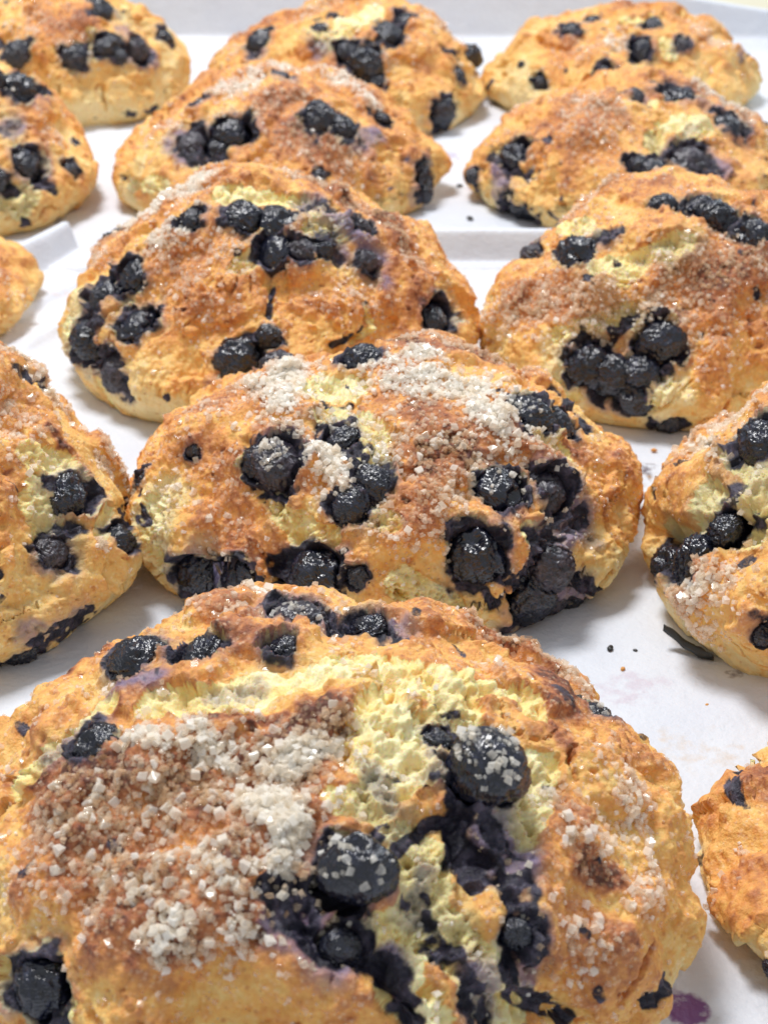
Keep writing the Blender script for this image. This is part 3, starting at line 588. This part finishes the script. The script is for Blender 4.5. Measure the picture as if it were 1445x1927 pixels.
scone('K', 'scone cut by the right edge with greenish berry hollows above a black berry skin', .0911, .2768, .0445, .0447, 290, [
    ('c', [(1395,860),(1440,880),(1420,940)], 40), ('c', [(1330,930),(1370,960),(1310,990)], 40), ('c', [(1245,990),(1280,1010)], 22), ('c', [(1440,960),(1400,1010)], 30), ('c', [(1300,1230),(1360,1250)], 22),
    ('p', [(1300,1220),(1400,1260)], 40, .8), ('p', [(1250,1000)], 30, .5), ('g', [(1390,860),(1440,900)], 60), ('g', [(1340,930),(1400,960),(1310,1000)], 70), ('g', [(1250,990)], 40, .8),
    ('s', [(1340,960),(1370,920),(1350,990)], 30, .7), ('s', [(1385,830),(1385,870)], 18), ('s', [(1250,1050),(1300,1060)], 40), ('s', [(1240,880),(1235,930)], 14, .9), ('s', [(1430,1190)], 26),
    ('b', 1432, 818, 46, .45), ('b', 1275, 1062, 54, .2), ('b', 1240, 1050, 36, .1), ('b', 1244, 895, 20, .3), ('b', 1438, 1192, 26, .1), ('b', 1345, 985, 34, -.1),
    ('w', [(1290,1110),(1350,1090),(1400,1050)], 50, .6), ('w', [(1430,980)], 30, 1.0), ('w', [(1270,890),(1300,830)], 30, .3), ('u', [(1310,1110),(1370,1100)], 50, .6), ('x', [(1345,1110)], 26, .6), ('u', [(1300,850),(1350,790),(1430,730)], 30, .7), ('u', [(1330,1160)], 40, .5),
    ('v', [(1280,1020)], 30, .6), ('v', [(1390,840)], 30, .6), ('h', [(1215,1000),(1300,1015),(1380,990),(1445,930)], 46, 1.1), ('k', [(1340,1130),(1430,1120)], 80, .5), ('s', [(1225,1020),(1320,1030)], 26), ('s', [(1385,975),(1445,930)], 22, .8), ('h', [(1230,1080)], 40, .6),
], seed=6, sugar=1700, autosugar=.10, crystal=.00082)

scone('F', 'scone cut by the left edge, a wrinkled berry in a pale hollow on its shoulder', -.0955, .2824, .0495, .0484, 290, [
    ('c', [(90,880),(80,960),(110,1020)], 36), ('c', [(205,960),(195,1010)], 16), ('c', [(60,850),(120,860)], 24), ('p', [(100,900)], 50, .4), ('g', [(100,980),(130,1010)], 44, .9), ('g', [(40,1160),(130,1130)], 40, .5),
    ('s', [(80,1020),(120,1050),(140,990)], 30, .9), ('s', [(50,705),(110,715)], 20, .9), ('s', [(5,1080)], 22), ('s', [(20,1250),(90,1200),(160,1170)], 34), ('s', [(225,1010),(245,960)], 20),
    ('b', 140, 930, 44, .3), ('b', 232, 1015, 34, .1), ('b', 15, 680, 32, .2), ('b', 40, 1255, 40, .1), ('j', 105, 1035, 32, -.1),
    ('w', [(20,900),(60,860)], 50, .6), ('w', [(90,810),(130,850)], 16, 1.3), ('w', [(0,780),(60,770)], 50, .5), ('w', [(30,970),(10,1000)], 40, .6), ('w', [(190,1130),(120,1140)], 40, .3), ('w', [(170,800)], 50, .3),
    ('u', [(60,660),(130,710),(160,740)], 28, .9), ('x', [(85,720)], 18, .8), ('u', [(190,1030)], 10, .8), ('u', [(30,800)], 60, .4), ('u', [(200,850)], 50, .4),
    ('v', [(100,1040)], 44), ('v', [(80,712)], 28, .8), ('v', [(60,1190),(150,1160)], 34, .7),
], seed=7, sugar=1700, autosugar=.10, bake0=-.03, crystal=.00082)

scone('J', 'smooth orange scone cut by the right edge beside the nearest scone', .0869, .1957, .0436, .0165, 210, [
    ('s', [(1378,1490),(1385,1460)], 16), ('s', [(1430,1845)], 30), ('p', [(1400,1790),(1440,1780)], 40, .8), ('w', [(1425,1450),(1440,1480)], 40, .6), ('w', [(1360,1660)], 60, .25), ('w', [(1340,1740)], 40, .3), ('b', 1380, 1478, 22, .2), ('b', 1432, 1845, 28, .2),
    ('u', [(1390,1590)], 14, 1.4), ('u', [(1345,1690)], 30, .3),
], seed=8, cone=.0, sugar=160, autosugar=.05, crystal=.00085)

scone('D', 'fourth scone of the middle row with a sugared crest and two dark berry pits', -.0305, .5115, .0485, .0349, 270, [
    ('c', [(250,345),(300,350)], 18), ('c', [(370,310),(400,320)], 16), ('c', [(350,230),(360,220)], 12), ('p', [(240,350),(260,320)], 30, .7), ('g', [(380,310)], 24, .7), ('g', [(250,360)], 24, .6),
    ('s', [(345,275),(370,300),(410,300)], 22, .9), ('s', [(430,345),(480,348)], 12), ('s', [(590,320),(620,325)], 10), ('s', [(500,140),(545,140)], 16, .75), ('s', [(690,265)], 20, .6), ('s', [(800,365)], 24), ('s', [(700,210),(730,235)], 16, .9),
    ('b', 440, 250, 38, .3), ('b', 408, 270, 26, .1), ('j', 365, 258, 26, .2), ('b', 604, 215, 34, .25), ('b', 648, 235, 30, .2), ('b', 797, 335, 32, .2), ('j', 372, 188, 18, .2), ('j', 530, 140, 18, .2), ('b', 455, 345, 16, .1), ('b', 722, 215, 16, .2), ('b', 812, 372, 20, .2), ('b', 605, 320, 14, .1),
    ('w', [(540,240),(600,300),(690,320)], 50, .75), ('w', [(480,180),(560,180)], 40, .5), ('w', [(700,220),(750,290)], 30, .5), ('w', [(300,240)], 30, .4),
    ('x', [(410,175),(480,150),(560,135),(650,150),(700,190)], 26, .8), ('u', [(560,260),(640,300)], 50, .8), ('u', [(280,260),(330,230)], 30, .5), ('u', [(500,190),(580,180)], 34, .8),
    ('v', [(350,290),(330,260)], 34), ('v', [(680,270),(700,250)], 26, .9), ('v', [(530,140)], 26, .8), ('v', [(780,370)], 26, .7),
], seed=9, sugar=2400, autosugar=.15, crystal=.0008)

scone('M', 'scone behind the paper lip on the right with purple stained berries around a yellow split', .0714, .5082, .0467, .0335, 260, [
    ('c', [(1250,235),(1330,225),(1300,260)], 22), ('c', [(1235,250),(1225,270)], 20), ('c', [(1230,190),(1330,190)], 12), ('c', [(935,285),(1000,270)], 12), ('g', [(1230,260),(1245,290)], 24, .8), ('p', [(1260,240),(1320,230)], 30, .8), ('p', [(920,400),(960,380)], 30, .5), ('g', [(905,360)], 20, .7),
    ('s', [(1165,165),(1210,185)], 20, .7), ('s', [(1270,290),(1310,270),(1330,320)], 30, .8), ('s', [(925,295),(960,320),(990,320)], 18, .85), ('s', [(930,425),(1000,405)], 24), ('s', [(1200,295),(1190,310)], 18), ('s', [(890,350),(895,400)], 14), ('s', [(1360,170)], 12, .7), ('s', [(990,270),(1030,265)], 9), ('h', [(970,420)], 40, .3),
    ('b', 1275, 180, 38, .35), ('b', 1375, 232, 34, .3), ('b', 1238, 318, 32, .3), ('b', 1198, 300, 22, .1), ('j', 1300, 300, 38, .2), ('b', 972, 288, 32, .2), ('b', 975, 415, 40, .0), ('b', 888, 330, 15, .4), ('j', 1192, 172, 20, .2),
    ('w', [(1060,190),(1110,210),(1180,240)], 50, .4), ('w', [(1420,250),(1380,300)], 40, .5), ('w', [(1370,330),(1420,340)], 30, .4), ('w', [(1400,170),(1440,200)], 40, .5), ('u', [(1090,190),(1150,210)], 40, .8), ('x', [(1340,130),(1400,150)], 20, .6), ('u', [(1120,260)], 60, .3), ('u', [(1400,200)], 40, .6),
    ('v', [(1290,290),(1330,310)], 46), ('v', [(1190,170)], 30), ('v', [(935,300),(950,330)], 26), ('v', [(940,380)], 26, .8), ('v', [(1370,180)], 20, .8),
], seed=10, sugar=1500, autosugar=.15, crystal=.0008)

scone('E', 'rearmost scone of the middle row with one round berry bulging from its right edge', -.0129, .6023, .0475, .0367, 250, [
    ('c', [(640,55),(680,30),(700,15)], 26), ('c', [(600,50),(620,75)], 22), ('c', [(860,170),(880,220)], 10), ('g', [(590,60),(620,90)], 26, .9), ('p', [(660,35),(700,15)], 24, .8), ('p', [(860,200)], 24, .6),
    ('s', [(640,95),(690,110),(740,60),(760,30)], 22), ('s', [(590,35),(640,25)], 10, .9), ('s', [(840,95),(870,120),(900,140)], 14), ('s', [(470,100),(490,80)], 16, .7), ('s', [(690,140),(715,165)], 18), ('s', [(825,220),(835,245)], 22), ('s', [(738,190)], 8), ('s', [(745,260),(760,230)], 9),
    ('b', 485, 78, 26, .25), ('b', 690, 112, 36, .35), ('b', 650, 95, 24, .2), ('b', 735, 55, 26, .2), ('b', 762, 28, 20, .2), ('b', 705, 150, 20, .2), ('b', 893, 105, 24, .9), ('b', 835, 215, 30, .2), ('b', 600, 45, 14, .1), ('b', 870, 140, 16, .1),
    ('w', [(450,60),(540,40)], 40, .4), ('w', [(800,130),(780,150)], 30, .5), ('w', [(570,110)], 30, .4), ('u', [(820,40),(850,75)], 24, .9), ('u', [(560,30),(640,5)], 24, .8), ('u', [(450,80)], 40, .5), ('u', [(730,110)], 20, .6),
    ('v', [(480,100)], 26, .9), ('v', [(700,150)], 24, .8), ('v', [(600,90)], 24, .7),
], seed=11, sugar=1100, autosugar=.2, crystal=.0008)

scone('N', 'pale gold scone with small scattered berries in the rear right corner', .0817, .6188, .0468, .0308, 240, [
    ('c', [(1250,75),(1262,95)], 16), ('c', [(1175,38),(1290,30)], 12), ('g', [(1260,80)], 20, .5), ('p', [(960,150),(1000,180)], 40, .5), ('p', [(930,190)], 20, .4),
    ('s', [(920,205),(945,200)], 12), ('s', [(977,118)], 9), ('s', [(1402,90),(1400,115)], 12, .6), ('s', [(1285,78)], 15, .7), ('s', [(1125,140),(1160,135)], 12),
    ('b', 1070, 50, 18, .2), ('b', 1116, 33, 14, .2), ('b', 1225, 42, 18, .2), ('b', 1203, 93, 24, .25), ('j', 1283, 80, 16, .2), ('b', 1138, 138, 20, .1), ('b', 1015, 157, 15, .2), ('b', 978, 118, 7, .1), ('b', 930, 205, 12, .1),
    ('w', [(1200,10),(1150,20)], 26, .5), ('w', [(1250,120)], 24, .5), ('w', [(1330,80)], 30, .4), ('w', [(1080,100)], 50, .2), ('x', [(1150,70),(1170,85)], 16, .6), ('u', [(1320,60),(1370,80)], 24, .8), ('u', [(1100,90)], 40, .5),
    ('v', [(1285,80)], 22), ('v', [(1400,100)], 20, .8),
], seed=12, sugar=800, autosugar=.2, bake0=-.06, crystal=.0008)

scone('I', 'rear left scone with a row of berries above its plain tan side', -.1169, .6156, .0504, .0420, 220, [
    ('c', [(240,15),(265,45)], 18), ('c', [(175,60),(180,110)], 12), ('g', [(240,30),(270,50)], 24, .9), ('p', [(220,200),(150,220)], 40, .4), ('g', [(230,215)], 24, .4),
    ('s', [(190,85),(280,105)], 20, .9), ('s', [(235,215),(290,205)], 9), ('s', [(170,25),(210,25)], 14), ('s', [(0,85)], 20),
    ('b', 28, 88, 25, .25), ('b', 145, 105, 24, .25), ('b', 200, 82, 25, .25), ('j', 258, 92, 26, .2), ('b', 190, 12, 26, .25), ('b', 315, 65, 18, .3), ('b', 225, 98, 18, .1),
    ('w', [(110,50),(150,40)], 44, .5), ('w', [(60,20)], 50, .4), ('w', [(330,60),(345,75)], 10, .7), ('u', [(60,30),(120,60)], 50, .5),
    ('v', [(260,95),(285,108)], 26), ('v', [(230,50)], 20, .7),
], seed=13, sugar=600, autosugar=.12, bake0=-.08, crystal=.0008)

scone('H', 'scone cut by the left edge just in front of the rear left scone', -.131, .5049, .048, .042, 200, [
    ('c', [(20,375),(60,360),(40,400)], 24), ('c', [(5,210),(30,225)], 16), ('c', [(130,280),(140,300)], 12), ('g', [(20,370),(50,400),(10,210)], 34, .9), ('g', [(10,210)], 24, .8),
    ('s', [(0,345),(20,355)], 20), ('s', [(30,160),(90,165)], 18), ('s', [(30,225),(10,240)], 14, .6), ('s', [(50,420)], 16), ('s', [(70,350),(100,355)], 12, .8),
    ('b', 45, 165, 36, .3), ('b', 57, 310, 34, .25), ('b', 130, 312, 17, .15), ('b', 146, 268, 10, .2), ('b', 5, 150, 26, .2), ('b', 3, 345, 22, .1),
    ('w', [(110,180),(140,200)], 20, .7), ('w', [(60,240),(90,260)], 34, .3), ('w', [(150,390),(170,340)], 24, .5), ('u', [(100,250)], 30, .4),
    ('v', [(20,228)], 30), ('v', [(80,340)], 26, .8),
], seed=14, sugar=300, autosugar=.12, crystal=.0008)

scone('G', 'plain rough scone tip at the left edge, without berries', -.1325, .4143, .0479, .0285, 120, [
    ('w', [(20,520),(30,580)], 50, .3), ('u', [(20,540)], 60, .4),
], seed=15, sugar=160, autosugar=.2, crystal=.0008)

# ------------------------------------------------------------------ loose bits on the paper
def chip(name, px, py, size, flat, m, label, cat, z=.0004, seed=0):
    q = on_table(px, py, z); V, F = ico(3); r = 1 + .45 * noise(V * 1.6 + seed) + .2 * noise(V * 4 + seed)
    V = V * r[:, None] * np.array([size, size * .7, size * flat]); V[:, 2] -= V[:, 2].min()
    me = mesh_np(name, V, F, [m], {'bake': np.full(len(V), .6), 'green': np.zeros(len(V)), 'violet': np.zeros(len(V)), 'stain': np.zeros(len(V))})
    o = link(name, me); o.location = (q[0], q[1], z); o.rotation_euler = (0, 0, seed * 1.3); return tag(o, label, cat)
M_SKIN = berry_material('dry_berry_skin', (.004, .005, .006), (.010, .013, .014), (.04, .05, .05), .75, .25)
def skin(pts, width, label, seed, lift):
    """a curled strip of dried berry skin"""
    a = np.array(pts, float); n = 24; t = np.linspace(0, 1, n); idx = t * (len(a) - 1); i0 = np.minimum(idx.astype(int), len(a) - 2); fr = (idx - i0)[:, None]
    c = a[i0] * (1 - fr) + a[i0 + 1] * fr; V = []; m_ = 7
    d = np.gradient(c, axis=0); side = np.cross(d, (0, 0, 1)); side /= np.linalg.norm(side, axis=1)[:, None]
    for i in range(n):
        w = width * (math.sin(math.pi * min(1, .12 + t[i] * .95)) ** .6 + .15)
        for j in range(m_):
            s = j / (m_ - 1) * 2 - 1
            V.append(c[i] + side[i] * s * w + np.array([0, 0, lift * (1 - s * s) + .0002]))
    V = np.array(V); V += np.stack([noise(V / .003 + seed), noise(V / .003 + seed + 9), np.abs(noise(V / .002 + seed + 5))], 1) * .0004
    Q = np.array([(i * m_ + j, i * m_ + j + 1, (i + 1) * m_ + j + 1, (i + 1) * m_ + j) for i in range(n - 1) for j in range(m_ - 1)])
    o = link('berry_skin', mesh_np('berry_skin', V, Q, [M_SKIN])); md = o.modifiers.new('t', 'SOLIDIFY'); md.thickness = .0002
    return tag(o, label, 'berry skin')
skin([on_table(1249, 1188, .0035), on_table(1285, 1216, .0015), on_table(1318, 1236, .0008), on_table(1340, 1248, .0006)], .0008, 'curled black strip of berry skin on the paper below the right scone', 2, .0012)
chip('dark_crumb', 1148, 1224, .0007, .5, M_SKIN, 'tiny black crumb on the white paper right of the second scone', 'crumb', seed=1)
chip('dark_crumb', 1195, 1226, .0004, .5, M_SKIN, 'smallest black fleck on the paper, right of another tiny black crumb', 'crumb', seed=2)
chip('golden_crumb', 846, 310, .0010, .6, M_CRUST, 'tiny orange crumb on the rear paper between two scones', 'crumb', seed=3)
chip('dark_crumb', 884, 412, .0012, .3, M_SKIN, 'thin dark crumb on the paper left of the scone behind the lip', 'crumb', seed=4)
chip('dark_crumb', 865, 350, .0010, .3, M_SKIN, 'dark crumb by the left side of the purple stained scone', 'crumb', seed=5)
chip('golden_crumb', 1172, 1262, 0.0005, .6, M_CRUST, 'small golden crumb on the white paper below the second scone', 'crumb', seed=20)
chip('golden_crumb', 885, 520, 0.0006, .6, M_CRUST, 'golden crumb on the paper just in front of the raised paper edge', 'crumb', seed=21)
chip('golden_crumb', 1330, 1330, 0.0004, .6, M_CRUST, 'lone golden crumb on the open paper between the nearest and right scones', 'crumb', seed=22)
chip('golden_crumb', 1255, 1560, 0.0004, .6, M_CRUST, 'golden crumb on the paper by the right flank of the nearest scone', 'crumb', seed=23)
chip('golden_crumb', 1230, 850, 0.0006, .6, M_CRUST, 'golden crumb on the paper behind the right flank of the second scone', 'crumb', seed=24)
